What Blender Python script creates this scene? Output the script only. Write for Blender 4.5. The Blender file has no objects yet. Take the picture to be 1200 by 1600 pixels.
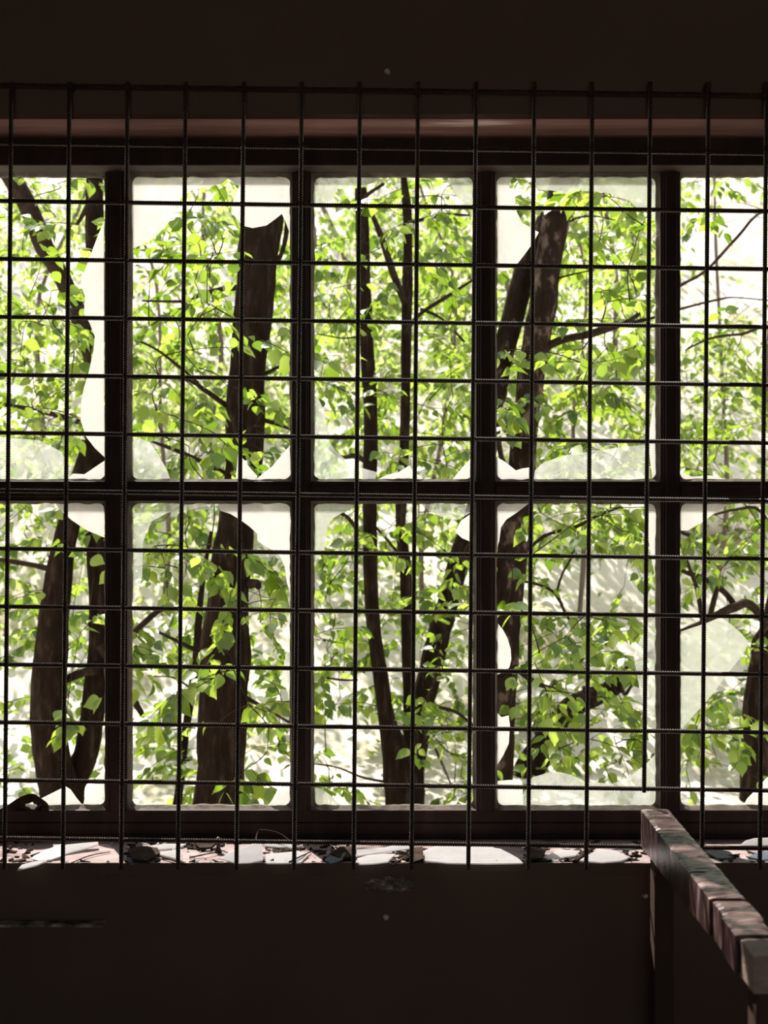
import bpy, math, random
import numpy as np
from mathutils import Vector, Matrix, noise

random.seed(11)
sc = bpy.context.scene
col = sc.collection

# ------------------------------------------------------------------ camera, sky, sun, exposure
F = 1931.0                                   # focal length in pixels of the 1200x1600 frame
CX, CY = 600.0, 800.0
cam = bpy.data.cameras.new('camera')
cam.sensor_fit = 'VERTICAL'
cam.sensor_height = 36.0
cam.lens = 36.0 * F / 1600.0
cam.clip_start, cam.clip_end = 0.05, 400
cam.dof.use_dof = True
cam.dof.focus_distance = 3.5
cam.dof.aperture_fstop = 4.5
camo = bpy.data.objects.new('camera', cam)
col.objects.link(camo)
camo.location = (0, 0, 0)
camo.rotation_euler = (math.pi / 2, 0, 0)
sc.camera = camo

world = bpy.data.worlds.new('sky')
sc.world = world
world.use_nodes = True
bg = world.node_tree.nodes['Background']
bg.inputs[0].default_value = (0.93, 0.97, 1.0, 1)
bg.inputs[1].default_value = 1.15

SUN_EL, SUN_AZ = math.radians(50), math.radians(24)      # beyond the window, high, from the left
sun_dir = Vector((-math.sin(SUN_AZ) * math.cos(SUN_EL), math.cos(SUN_AZ) * math.cos(SUN_EL), math.sin(SUN_EL)))
sl = bpy.data.lights.new('sun', 'SUN')
sl.energy = 12.0
sl.angle = math.radians(0.6)
sl.color = (1.0, 0.95, 0.86)
so = bpy.data.objects.new('sun', sl)
col.objects.link(so)
so.rotation_euler = (-sun_dir).to_track_quat('-Z', 'Y').to_euler()
so.location = (0, 0, 12)

sc.view_settings.view_transform = 'Standard'
sc.view_settings.look = 'None'
sc.view_settings.exposure = 0.0
sc.view_settings.gamma = 1.0
sc.view_settings.use_curve_mapping = False
sc.cycles.use_denoising = True
sc.cycles.transparent_max_bounces = 16
sc.cycles.max_bounces = 8
sc.cycles.diffuse_bounces = 5


# ------------------------------------------------------------------ helpers
def at(px, py, Y):
    return Vector(((px - CX) * Y / F, Y, (CY - py) * Y / F))


class MB:
    def __init__(s):
        s.v, s.f = [], []

    def add(s, vs, fs):
        b = len(s.v)
        s.v += [tuple(v) for v in vs]
        s.f += [tuple(i + b for i in f) for f in fs]

    def box(s, x0, x1, y0, y1, z0, z1):
        s.add([(x0, y0, z0), (x1, y0, z0), (x1, y1, z0), (x0, y1, z0), (x0, y0, z1), (x1, y0, z1), (x1, y1, z1), (x0, y1, z1)],
              [(0, 3, 2, 1), (4, 5, 6, 7), (0, 1, 5, 4), (1, 2, 6, 5), (2, 3, 7, 6), (3, 0, 4, 7)])

    def tube(s, pts, rad, n=8, rough=0.0, cap=True):
        pts = [Vector(p) for p in pts]
        m = len(pts)
        t = (pts[1] - pts[0]).normalized()
        up = Vector((0, 1, 0)) if abs(t.y) < 0.9 else Vector((1, 0, 0))
        a = t.cross(up).normalized()
        vs, fs = [], []
        for i, p in enumerate(pts):
            t = (pts[min(i + 1, m - 1)] - pts[max(i - 1, 0)]).normalized()
            a = (a - t * a.dot(t)).normalized()
            b = t.cross(a)
            for k in range(n):
                w = 2 * math.pi * k / n
                d = a * math.cos(w) + b * math.sin(w)
                r = rad[i]
                if rough:
                    q = p + d * r
                    r *= 1 + rough * (noise.noise(Vector((q.x * 9, q.y * 9, q.z * 3.5))) + 0.6 * noise.noise(Vector((q.x * 30, q.y * 30, q.z * 9))))
                vs.append(p + d * r)
        for i in range(m - 1):
            for k in range(n):
                k2 = (k + 1) % n
                fs.append((i * n + k, i * n + k2, (i + 1) * n + k2, (i + 1) * n + k))
        if cap:
            fs.append(tuple(range(n - 1, -1, -1)))
            fs.append(tuple((m - 1) * n + k for k in range(n)))
        s.add(vs, fs)

    def mesh(s, name, mat, smooth=False, base=None):
        me = bpy.data.meshes.new(name)
        vs = s.v if base is None else [(v[0] - base[0], v[1] - base[1], v[2] - base[2]) for v in s.v]
        me.from_pydata(vs, [], s.f)
        me.materials.append(mat)
        if smooth:
            me.polygons.foreach_set('use_smooth', [True] * len(me.polygons))
        me.update()
        return me

    def build(s, name, mat, parent=None, smooth=False):
        o = bpy.data.objects.new(name, None if not s.v else s.mesh(name, mat, smooth, parent.location if parent else None))
        col.objects.link(o)
        o.parent = parent
        return o


def link(name, me, parent=None):
    o = bpy.data.objects.new(name, me)
    col.objects.link(o)
    o.parent = parent
    return o


def tag(o, label=None, cat=None, group=None, kind=None):
    if label: o['label'] = label
    if cat: o['category'] = cat
    if group: o['group'] = group
    if kind: o['kind'] = kind
    return o


def empty(name, loc):
    o = bpy.data.objects.new(name, None)
    o.empty_display_size = 0.1
    col.objects.link(o)
    o.location = loc
    return o


def bevel(o, w=0.004, seg=2):
    m = o.modifiers.new('edge', 'BEVEL')
    m.width, m.segments, m.limit_method = w, seg, 'ANGLE'
    return o


def smooth_line(pts, step=4):
    """Catmull-Rom through tuples of any length."""
    P = [np.array(p, float) for p in pts]
    P = [2 * P[0] - P[1]] + P + [2 * P[-1] - P[-2]]
    out = []
    for i in range(1, len(P) - 2):
        for k in range(step):
            t = k / step
            a, b, c, d = P[i - 1], P[i], P[i + 1], P[i + 2]
            out.append(0.5 * (2 * b + (c - a) * t + (2 * a - 5 * b + 4 * c - d) * t * t + (3 * b - a - 3 * c + d) * t ** 3))
    out.append(P[-2])
    return out


# ------------------------------------------------------------------ materials
def new_mat(name):
    m = bpy.data.materials.new(name)
    m.use_nodes = True
    nt = m.node_tree
    nt.nodes.clear()
    out = nt.nodes.new('ShaderNodeOutputMaterial')
    return m, nt, out


def ramp(nt, fac, stops):
    r = nt.nodes.new('ShaderNodeValToRGB')
    e = r.color_ramp.elements
    while len(e) < len(stops): e.new(0.5)
    for k, (p, c) in enumerate(stops):
        e[k].position = p
        e[k].color = (*c, 1)
    nt.links.new(fac, r.inputs[0])
    return r.outputs[0]


def noise_fac(nt, scale, detail=4, stretch=(1, 1, 1), rough=0.6):
    tc = nt.nodes.new('ShaderNodeTexCoord')
    mp = nt.nodes.new('ShaderNodeMapping')
    mp.inputs['Scale'].default_value = stretch
    n = nt.nodes.new('ShaderNodeTexNoise')
    n.inputs['Scale'].default_value = scale
    n.inputs['Detail'].default_value = detail
    n.inputs['Roughness'].default_value = rough
    nt.links.new(tc.outputs['Object'], mp.inputs[0])
    nt.links.new(mp.outputs[0], n.inputs['Vector'])
    return n.outputs['Fac']


def surf(name, stops, scale=8, detail=5, stretch=(1, 1, 1), rough=0.8, bump=0.3, bdist=0.004, metallic=0.0, spec=0.3, rough_n=0.6):
    m, nt, out = new_mat(name)
    b = nt.nodes.new('ShaderNodeBsdfPrincipled')
    f = noise_fac(nt, scale, detail, stretch, rough_n)
    nt.links.new(ramp(nt, f, stops), b.inputs['Base Color'])
    b.inputs['Roughness'].default_value = rough
    b.inputs['Metallic'].default_value = metallic
    b.inputs['Specular IOR Level'].default_value = spec
    if bump:
        f2 = noise_fac(nt, scale * 3, 6, stretch)
        bp = nt.nodes.new('ShaderNodeBump')
        bp.inputs['Strength'].default_value = bump
        bp.inputs['Distance'].default_value = bdist
        nt.links.new(f2, bp.inputs['Height'])
        nt.links.new(bp.outputs[0], b.inputs['Normal'])
    nt.links.new(b.outputs[0], out.inputs[0])
    return m


M = {}
M['wall'] = surf('wall_paint', [(0.3, (0.120, 0.081, 0.063)), (0.7, (0.142, 0.098, 0.077))], 3, 4, bump=0.25, spec=0.05)
M['room'] = surf('room_paint', [(0.3, (0.08, 0.06, 0.05)), (0.7, (0.11, 0.085, 0.07))], 2, 4, bump=0.1, spec=0.05)
M['floor'] = surf('floor_dirt', [(0.3, (0.045, 0.036, 0.030)), (0.7, (0.07, 0.056, 0.046))], 5, 6, bump=0.3, spec=0.1)
M['frame'] = surf('frame_paint', [(0.3, (0.028, 0.017, 0.013)), (0.55, (0.044, 0.026, 0.021)), (0.75, (0.07, 0.042, 0.035))], 14, 5, (1, 1, 0.3), rough=0.6, spec=0.15)
M['soffit'] = surf('soffit_paint', [(0.34, (0.11, 0.055, 0.046)), (0.55, (0.19, 0.098, 0.088)), (0.64, (0.26, 0.15, 0.14)), (0.72, (0.55, 0.44, 0.42))], 7, 6, (0.22, 2, 2), spec=0.1)
M['sill'] = surf('sill_paint', [(0.32, (0.08, 0.052, 0.048)), (0.44, (0.23, 0.165, 0.16)), (0.7, (0.34, 0.27, 0.265))], 22, 6, (0.5, 1, 1), spec=0.15)
M['putty'] = surf('putty', [(0.3, (0.10, 0.085, 0.07)), (0.7, (0.2, 0.17, 0.14))], 30, 5, bump=0.6, spec=0.05)
M['iron'] = surf('rusty_iron', [(0.3, (0.034, 0.020, 0.014)), (0.6, (0.050, 0.030, 0.022)), (0.8, (0.08, 0.05, 0.04))], 60, 4, rough=0.3, bump=0.2, bdist=0.001, spec=0.25)
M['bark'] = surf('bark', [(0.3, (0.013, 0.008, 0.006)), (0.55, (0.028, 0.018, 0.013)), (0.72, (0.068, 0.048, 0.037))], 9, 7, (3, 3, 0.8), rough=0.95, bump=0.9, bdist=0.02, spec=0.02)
M['bark_dark'] = surf('twig_bark', [(0.3, (0.022, 0.014, 0.010)), (0.7, (0.05, 0.034, 0.026))], 25, 4, rough=0.95, bump=0.4, spec=0.02)
M['hill'] = None
M['post'] = surf('post_paint', [(0.3, (0.060, 0.038, 0.030)), (0.7, (0.085, 0.055, 0.044))], 12, 5, (1, 1, 0.3), rough=0.7, spec=0.05)
M['far_bark'] = surf('hazed_bark', [(0.3, (0.10, 0.075, 0.06)), (0.7, (0.20, 0.155, 0.13))], 9, 4, (3, 3, 0.8), rough=0.95, bump=0, spec=0.02)  # distant bark, its colour paled to stand for haze
M['mottled_bark'] = surf('mottled_bark', [(0.35, (0.016, 0.010, 0.007)), (0.54, (0.032, 0.021, 0.016)), (0.63, (0.15, 0.105, 0.085)), (0.75, (0.22, 0.17, 0.13))], 7, 6, (2, 2, 1), rough=0.95, bump=0.8, bdist=0.02, spec=0.02)
M['chip'] = surf('dead_bark', [(0.3, (0.020, 0.013, 0.010)), (0.7, (0.06, 0.040, 0.030))], 30, 5, rough=0.9, bump=0.6, spec=0.05)
M['rail'] = surf('rail_paint', [(0.36, (0.020, 0.011, 0.011)), (0.52, (0.060, 0.032, 0.032)), (0.60, (0.13, 0.075, 0.070)), (0.70, (0.32, 0.24, 0.25))], 15, 7, (0.55, 2.6, 0.6), rough=0.24, bump=0.5, bdist=0.003, spec=0.5)
M['rail_pale'] = surf('rail_bare_wood_sunlit', [(0.3, (0.26, 0.18, 0.155)), (0.7, (0.40, 0.30, 0.265))], 18, 5, (1, 1, 3), rough=0.55, bump=0.4, spec=0.3)  # bare wood, colour raised to carry the sunlight on the end block
M['batten'] = surf('batten_paint', [(0.38, (0.08, 0.06, 0.05)), (0.5, (0.26, 0.22, 0.20)), (0.62, (0.75, 0.72, 0.70))], 34, 6, (0.6, 1, 1), spec=0.2)
M['stone'] = surf('pale_stone', [(0.3, (0.55, 0.50, 0.44)), (0.7, (0.80, 0.76, 0.69))], 4, 6, bump=0.5, bdist=0.02, spec=0.05)
M['mortar'] = surf('mortar', [(0.4, (0.10, 0.07, 0.055)), (0.6, (0.3, 0.24, 0.21)), (0.72, (0.85, 0.8, 0.76))], 60, 5, rough=0.4, bump=0.8, spec=0.6)  # palest stop paints glints into the lump's colour


def hill_mat():
    m, nt, out = new_mat('leaf_litter')
    b = nt.nodes.new('ShaderNodeBsdfDiffuse')
    f = noise_fac(nt, 1.6, 9, (1, 1, 1), 0.78)
    c = ramp(nt, f, [(0.31, (0.25, 0.22, 0.12)), (0.40, (0.50, 0.45, 0.33)), (0.49, (0.68, 0.62, 0.55)), (0.66, (0.78, 0.73, 0.68))])
    nt.links.new(c, b.inputs[0])
    nt.links.new(b.outputs[0], out.inputs[0])
    return m


M['hill'] = hill_mat()


def leaf_mat(name, per_island, cols, dif, tmix=0.68):
    m, nt, out = new_mat(name)
    if per_island:
        g = nt.nodes.new('ShaderNodeNewGeometry')
        r = g.outputs['Random Per Island']
    else:
        g = nt.nodes.new('ShaderNodeObjectInfo')
        r = g.outputs['Random']
    c = ramp(nt, r, [(0.0, cols[0]), (0.5, cols[1]), (1.0, cols[2])])
    d = ramp(nt, r, [(0.0, dif[0]), (1.0, dif[1])])
    t = nt.nodes.new('ShaderNodeBsdfTranslucent')
    nt.links.new(c, t.inputs[0])
    di = nt.nodes.new('ShaderNodeBsdfDiffuse')
    nt.links.new(d, di.inputs[0])
    mx = nt.nodes.new('ShaderNodeMixShader')
    mx.inputs[0].default_value = tmix
    nt.links.new(di.outputs[0], mx.inputs[1])
    nt.links.new(t.outputs[0], mx.inputs[2])
    gl = nt.nodes.new('ShaderNodeBsdfGlossy')
    gl.inputs['Roughness'].default_value = 0.4
    mg = nt.nodes.new('ShaderNodeMixShader')
    mg.inputs[0].default_value = 0.05
    nt.links.new(mx.outputs[0], mg.inputs[1])
    nt.links.new(gl.outputs[0], mg.inputs[2])
    nt.links.new(mg.outputs[0], out.inputs[0])
    return m


LC = [(0.085, 0.165, 0.006), (0.205, 0.31, 0.016), (0.38, 0.48, 0.065)]
LD = [(0.05, 0.10, 0.010), (0.16, 0.23, 0.036)]
M['leaf'] = leaf_mat('leaf_green', False, LC, LD)
M['foliage'] = leaf_mat('foliage_green', True, LC, LD)
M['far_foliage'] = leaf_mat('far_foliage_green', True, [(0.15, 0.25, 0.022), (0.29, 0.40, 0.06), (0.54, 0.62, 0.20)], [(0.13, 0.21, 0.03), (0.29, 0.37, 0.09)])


def glass_mat(name, clear_lo, clear_hi, white=(0.90, 0.87, 0.86), scale=14):
    """Old window glass under a film of dust: part see-through, part scattering."""
    m, nt, out = new_mat(name)
    f = noise_fac(nt, scale, 6, (1, 1, 0.7), 0.65)
    mr = nt.nodes.new('ShaderNodeMapRange')
    mr.inputs['From Min'].default_value = 0.32
    mr.inputs['From Max'].default_value = 0.68
    mr.inputs['To Min'].default_value = clear_lo
    mr.inputs['To Max'].default_value = clear_hi
    nt.links.new(f, mr.inputs[0])
    tl = nt.nodes.new('ShaderNodeBsdfTranslucent')
    tl.inputs[0].default_value = (*white, 1)
    df = nt.nodes.new('ShaderNodeBsdfDiffuse')
    df.inputs[0].default_value = (*white, 1)
    a = nt.nodes.new('ShaderNodeMixShader')
    a.inputs[0].default_value = 0.45
    nt.links.new(tl.outputs[0], a.inputs[1])
    nt.links.new(df.outputs[0], a.inputs[2])
    tr = nt.nodes.new('ShaderNodeBsdfTransparent')
    tr.inputs[0].default_value = (0.93, 0.97, 0.94, 1)
    b = nt.nodes.new('ShaderNodeMixShader')
    nt.links.new(mr.outputs[0], b.inputs[0])
    nt.links.new(a.outputs[0], b.inputs[1])
    nt.links.new(tr.outputs[0], b.inputs[2])
    g = nt.nodes.new('ShaderNodeBsdfGlossy')
    g.inputs['Roughness'].default_value = 0.12
    c = nt.nodes.new('ShaderNodeMixShader')
    c.inputs[0].default_value = 0.04
    nt.links.new(b.outputs[0], c.inputs[1])
    nt.links.new(g.outputs[0], c.inputs[2])
    nt.links.new(c.outputs[0], out.inputs[0])
    return m


M['dusty'] = glass_mat('dusty_glass', 0.10, 0.45)
M['hazy'] = glass_mat('hazy_glass', 0.62, 0.90)
M['grimy'] = glass_mat('grimy_glass', 0.25, 0.65, (0.70, 0.70, 0.64), 22)
M['sheet'] = glass_mat('dusty_glass_on_sill', 0.0, 0.25, (0.62, 0.60, 0.61), 20)
M['blue_sheet'] = glass_mat('bluish_glass_on_sill', 0.05, 0.35, (0.20, 0.24, 0.29), 20)

# ------------------------------------------------------------------ the room
FZ, CZ = -1.60, 1.45
WY, FY = 3.0, 3.22                          # inner wall face, inner face of the window frame
OY = 3.275                                  # outer face
SZ, HZ = -0.851, 0.954                      # sill top, underside of the window head
WX0, WX1 = -1.235, 1.285                    # window opening


def structure(o):
    o['kind'] = 'structure'
    return o


w = MB()
w.box(-2.7, WX0, WY, OY, FZ, CZ)
w.box(WX1, 2.4, WY, OY, FZ, CZ)
w.box(WX0, WX1, WY, OY, FZ, SZ - 0.03)
w.box(WX0, WX1, WY, OY, HZ + 0.012, CZ)
wall_front = structure(w.build('wall_front', M['wall']))
b = MB(); b.box(WX0, WX1, WY + 0.001, 3.155, HZ, HZ + 0.012)
s_ = b.build('soffit', M['soffit'], wall_front)
b = MB(); b.box(-2.85, -2.7, -2.6, OY, FZ, CZ); structure(b.build('wall_left', M['room']))
b = MB(); b.box(2.4, 2.55, -2.6, OY, FZ, CZ); structure(b.build('wall_right', M['room']))
b = MB()
b.box(-2.7, -0.9, -2.75, -2.6, FZ, CZ); b.box(1.3, 2.4, -2.75, -2.6, FZ, CZ); b.box(-0.9, 1.3, -2.75, -2.6, 0.75, CZ)  # gap put in this unseen wall to let sky light fill the room
structure(b.build('wall_back', M['room']))
b = MB(); b.box(-2.85, 2.55, -2.75, OY, FZ - 0.12, FZ); structure(b.build('floor', M['floor']))
b = MB(); b.box(-2.85, 2.55, -2.75, OY, CZ, CZ + 0.2); structure(b.build('ceiling', M['room']))

# bolts and a lump of mortar on the wall, a batten with flaking paint below the sill
for (px, py) in ((605, 113), (603, 1432), (1008, 1398)):
    c = at(px, py, WY)
    b = MB()
    b.tube([c + Vector((0, -0.012, 0)), c + Vector((0, -0.010, 0)), c + Vector((0, -0.003, 0)), c], [0.003, 0.0062, 0.0075, 0.0085], 10)
    b.build('bolt', M['batten'], wall_front, True)
import bmesh
c = at(612, 1381, WY)
bm = bmesh.new()
bmesh.ops.create_icosphere(bm, subdivisions=4, radius=1.0)
for v in bm.verts:
    n = noise.noise(v.co * 1.7) * 0.3 + noise.noise(v.co * 4) * 0.3 + noise.noise(v.co * 9) * 0.2
    v.co = Vector((v.co.x * 0.058, v.co.y * 0.020, v.co.z * 0.017)) * (1 + n) + c - wall_front.location
me = bpy.data.meshes.new('mortar_lump'); bm.to_mesh(me); bm.free(); me.materials.append(M['mortar'])
link('mortar_lump', me, wall_front)
b = MB(); b.box(-1.25, -0.674, 2.966, WY, -0.998, -0.990)
o = b.build('trim_1', M['batten']); structure(o); bevel(o, 0.003)

# ------------------------------------------------------------------ the window
win = structure(empty('window_1', (0, FY, SZ)))


def X(px, Y=FY): return (px - CX) * Y / F


def Z(py, Y=FY): return (CY - py) * Y / F


b = MB()
nx = 120
front = []
for i in range(nx + 1):
    x = WX0 + (WX1 - WX0) * i / nx
    front.append((x, WY - 0.004 + 0.006 * max(0, noise.noise(Vector((x * 22, 3, 0)))) + 0.003 * noise.noise(Vector((x * 70, 1, 0)))))
vs, fs = [], []
for i, (x, y) in enumerate(front):
    vs += [(x, y + 0.004, SZ - 0.03), (x, y + 0.0005, SZ - 0.0015), (x, y + 0.002, SZ), (x, FY, SZ), (x, FY, SZ - 0.03)]
for i in range(nx):
    for k in range(4):
        a = i * 5 + k
        fs.append((a, a + 5, a + 6, a + 1))
    fs.append((i * 5 + 4, i * 5 + 9, i * 5 + 5, i * 5))
fs += [(0, 1, 2, 3, 4), tuple(nx * 5 + k for k in (4, 3, 2, 1, 0))]
b.add(vs, fs)
o = b.build('sill', M['sill'], win)
o.data.materials.append(M['wall'])            # the front edge, coloured dark like the wall so it reads as shaded
for p in o.data.polygons:
    if p.normal.y < -0.6: p.material_index = 1
b = MB(); b.box(WX0, WX1, 3.155, FY, 0.885, HZ + 0.012); bevel(b.build('head_board', M['frame'], win))
g = 4                                         # putty width in pixels
COLS = [(-82, 160), (203, 452), (490, 740), (778, 1028), (1067, 1310)]
ROWS = [(272, 748), (787, 1262)]
b = MB(); b.box(WX0, WX1, FY, OY, Z(272 - g), HZ + 0.012); bevel(b.build('head_rail', M['frame'], win))
b = MB(); b.box(WX0, WX1, FY, OY, SZ - 0.03, Z(1262 + g))
b.box(WX0, WX1, FY - 0.006, FY, SZ + 0.012, Z(1285)); bevel(b.build('bottom_rail', M['frame'], win), 0.003)
edges = [(X(-140), X(COLS[0][0] - g))]
for k in range(4): edges.append((X(COLS[k][1] + g), X(COLS[k + 1][0] - g)))
edges.append((X(COLS[4][1] + g), WX1))
edges[0] = (WX0, X(COLS[0][0] - g))
for (x0, x1) in edges:
    b = MB()
    b.box(x0, x1, FY, OY, Z(1262 + g), Z(272 - g))
    m_ = (x0 + x1) / 2
    b.box(m_ - 0.014, m_ + 0.014, FY - 0.012, FY, Z(1262 + g), Z(272 - g))
    b.box(x0 + 0.006, x0 + 0.013, FY - 0.005, FY, Z(1262 + g), Z(272 - g))
    b.box(x1 - 0.013, x1 - 0.006, FY - 0.005, FY, Z(1262 + g), Z(272 - g))
    bevel(b.build('mullion', M['frame'], win), 0.002)
for (c0, c1) in COLS:
    b = MB()
    b.box(X(c0 - g), X(c1 + g), FY + 0.002, OY, Z(787 - g), Z(748 + g))
    b.box(X(c0 - g), X(c1 + g), FY - 0.006, FY + 0.002, Z(776), Z(760))
    bevel(b.build('transom', M['frame'], win), 0.002)

GY = 3.25                                     # the glass


def putty(c0, c1, r0, r1, seed):
    b = MB()
    x0, x1, z0, z1 = X(c0), X(c1), Z(r1), Z(r0)
    ox0, ox1, oz0, oz1 = X(c0 - g) - 0.001, X(c1 + g) + 0.001, Z(r1 + g) - 0.001, Z(r0 - g) + 0.001
    pts = []
    R = 0.016
    def seg(p, q, n):
        for i in range(n): pts.append((p[0] + (q[0] - p[0]) * i / n, p[1] + (q[1] - p[1]) * i / n))
    def arc(cx, cz, a0):
        for i in range(5):
            a = math.radians(a0 + 90 * i / 5)
            pts.append((cx + R * math.cos(a), cz + R * math.sin(a)))
    seg((x0 + R, z0), (x1 - R, z0), 30); arc(x1 - R, z0 + R, -90)
    seg((x1, z0 + R), (x1, z1 - R), 50); arc(x1 - R, z1 - R, 0)
    seg((x1 - R, z1), (x0 + R, z1), 30); arc(x0 + R, z1 - R, 90)
    seg((x0, z1 - R), (x0, z0 + R), 50); arc(x0 + R, z0 + R, 180)
    n = len(pts)
    cx, cz = (x0 + x1) / 2, (z0 + z1) / 2
    vs, fs = [], []
    for (x, z) in pts:
        k = 0.0028 * noise.noise(Vector((x * 40, seed, z * 40))) + 0.0015 * noise.noise(Vector((x * 130, seed, z * 130)))
        dx = -1 if x > cx else 1
        ex, ez = abs(x - cx) / (x1 - x0), abs(z - cz) / (z1 - z0)
        if ex > ez: xi, zi = x + dx * k, z
        else: xi, zi = x, z + (k if z < cz else -k)
        xo = min(max(x + (0.02 if x > cx else -0.02) * (ex > 0.44), ox0), ox1)
        zo = min(max(z + (0.02 if z > cz else -0.02) * (ez > 0.46), oz0), oz1)
        vs += [(xi, GY - 0.004, zi), (xo, GY - 0.017, zo), (xo, GY + 0.012, zo), (xi, GY + 0.006, zi)]
    for i in range(n):
        j = (i + 1) % n
        for k in range(4):
            k2 = (k + 1) % 4
            fs.append((i * 4 + k, j * 4 + k, j * 4 + k2, i * 4 + k2))
    b.add(vs, fs)
    b.build('putty', M['putty'], win)


for ci, c in enumerate(COLS):
    for ri, r in enumerate(ROWS):
        putty(*c, *r, ci * 3 + ri * 17 + 0.5)


def prism(poly3, thick_dir, name, mat, parent):
    b = MB()
    n = len(poly3)
    b.add([p for p in poly3] + [p + thick_dir for p in poly3],
          [tuple(range(n)), tuple(range(2 * n - 1, n - 1, -1))] + [(i, (i + 1) % n, n + (i + 1) % n, n + i) for i in range(n)])
    o = b.build(name, mat, parent)
    return o


SH = {
 'dusty': [
  [(162,346),(153,368),(140,402),(131,426),(128,450),(133,464),(131,490),(140,505),(148,526),(146,548),(139,580),(131,606),(126,632),(126,658),(134,682),(148,700),(163,714)],
  [(104,750),(114,740),(132,741),(163,720),(163,750)],
  [(342,270),(374,290),(361,322),(368,340),(378,352),(394,356),(416,352),(430,342),(440,334),(446,346),(454,368),(454,270)],
  [(200,270),(366,270),(346,287),(322,292),(298,297),(282,309),(273,332),(257,356),(237,374),(200,392)],
  [(368,750),(372,708),(380,717),(388,728),(402,744),(400,750)],
  [(398,750),(410,741),(426,728),(440,711),(454,695),(454,750)],
  [(588,750),(604,742),(622,738),(640,727),(646,738),(660,745),(660,750)],
  [(706,750),(722,731),(742,709),(742,750)],
  [(775,269),(799,269),(797,282),(796,296),(805,308),(806,328),(816,348),(842,363),(834,378),(818,400),(806,415),(794,423),(775,424)],
  [(776,714),(790,722),(806,735),(816,732),(830,730),(833,750),(776,750)],
  [(1031,618),(1021,634),(1016,664),(1014,700),(1017,726),(1020,750),(1031,750)],
  [(1064,750),(1064,738),(1082,745),(1110,743),(1142,750)],
  [(84,784),(96,799),(111,812),(134,828),(163,840),(163,784)],
  [(60,1266),(62,1249),(102,1229),(110,1234),(120,1248),(129,1259),(128,1266)],
  [(127,1266),(132,1250),(141,1232),(150,1215),(163,1203),(163,1242),(158,1250),(150,1258),(140,1266)],
  [(339,784),(344,798),(360,803),(375,812),(390,823),(402,834),(402,845),(412,852),(426,860),(437,869),(445,886),(448,910),(455,934),(455,784)],
  [(412,1266),(424,1252),(432,1237),(440,1228),(455,1224),(455,1266)],
  [(712,831),(720,814),(737,802),(743,802),(743,850),(734,846),(722,841)],
  [(773,968),(786,984),(793,997),(798,1014),(799,1030),(796,1043),(787,1050),(773,1056)],
  [(773,1110),(784,1121),(795,1118),(797,1134),(795,1162),(786,1181),(773,1202)],
  [(773,1221),(798,1219),(816,1222),(819,1266),(773,1266)],
  [(773,784),(827,786),(809,800),(791,812),(783,824),(780,846),(773,868)],
  [(1008,784),(1013,838),(1017,868),(1024,900),(1031,946),(1031,784)],
  [(1062,784),(1142,784),(1130,794),(1118,801),(1096,817),(1075,829),(1062,829)],
  [(1158,1266),(1168,1248),(1181,1235),(1198,1216),(1236,1198),(1240,1266)],
 ],
 'grimy': [
  [(1062,988),(1082,981),(1104,974),(1123,966),(1134,969),(1144,977),(1158,989),(1170,1004),(1165,1016),(1154,1032),(1135,1055),(1116,1082),(1096,1105),(1084,1118),(1073,1131),(1062,1140)],
  [(829,270),(837,284),(840,296),(862,297),(886,303),(905,297),(935,299),(952,302),(970,307),(984,314),(994,324),(1010,334),(1031,350),(1031,270)],
  [(487,270),(602,270),(586,284),(566,291),(540,291),(526,294),(519,312),(506,318),(487,322)],
  [(698,270),(706,290),(716,311),(724,322),(743,332),(743,270)],
  [(484,1229),(501,1233),(514,1241),(526,1251),(541,1266),(484,1266)],
  [(484,784),(556,784),(548,793),(537,800),(519,811),(512,822),(509,850),(500,868),(484,888)],
 ],
 'hazy': [
  [(-86,668),(-30,676),(10,684),(62,688),(96,706),(110,734),(106,750),(-86,750)],
  [(200,681),(216,684),(234,691),(246,708),(262,737),(266,750),(200,750)],
  [(487,600),(497,622),(506,640),(511,668),(515,690),(523,703),(541,719),(561,730),(590,738),(586,750),(487,750)],
  [(834,750),(836,735),(850,722),(880,712),(906,708),(960,700),(1013,694),(1016,750)],
  [(200,784),(337,784),(330,793),(300,796),(262,801),(236,815),(223,848),(222,900),(213,935),(200,950)],
  [(656,784),(743,784),(735,801),(716,812),(700,811),(672,801)],
  [(820,1266),(818,1240),(832,1215),(866,1205),(893,1211),(916,1222),(955,1225),(976,1219),(992,1208),(1012,1192),(1031,1172),(1031,1266)],
  [(990,1024),(1000,1000),(1014,974),(1031,958),(1031,1160),(1012,1130),(1000,1080)],
  [(200,1198),(208,1234),(217,1251),(262,1259),(262,1266),(200,1266)],
  [(454,948),(446,985),(447,1020),(441,1050),(448,1080),(455,1100)],
  [(1031,352),(1026,420),(1029,480),(1025,540),(1031,600)],
  [(1062,1266),(1066,1238),(1074,1255),(1090,1266)],
 ],
}
for k, polys in SH.items():
    for p in polys:
        prism([at(x, y, GY) for (x, y) in p], Vector((0, 0.003, 0)), 'glass_shard', M[k], win)

# outer sill of weathered wood that catches the sun behind the panes
b = MB(); b.box(WX0, WX1, OY, OY + 0.03, SZ - 0.05, Z(1262 + g) - 0.006)
b.build('outer_sill', M['sill'], win)

# ------------------------------------------------------------------ the grille
grille = tag(empty('window_grille', at(600, 1358, 2.97)), 'dark rusty iron grille of twisted bars in squares before the window', 'window grille')


def vbar_x(i, y): return 17.5 + 90.75 * i - (y - 190) * 0.0090


def hbar_y(j, x): return 314 + 90.5 * j + x * 0.0135


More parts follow.
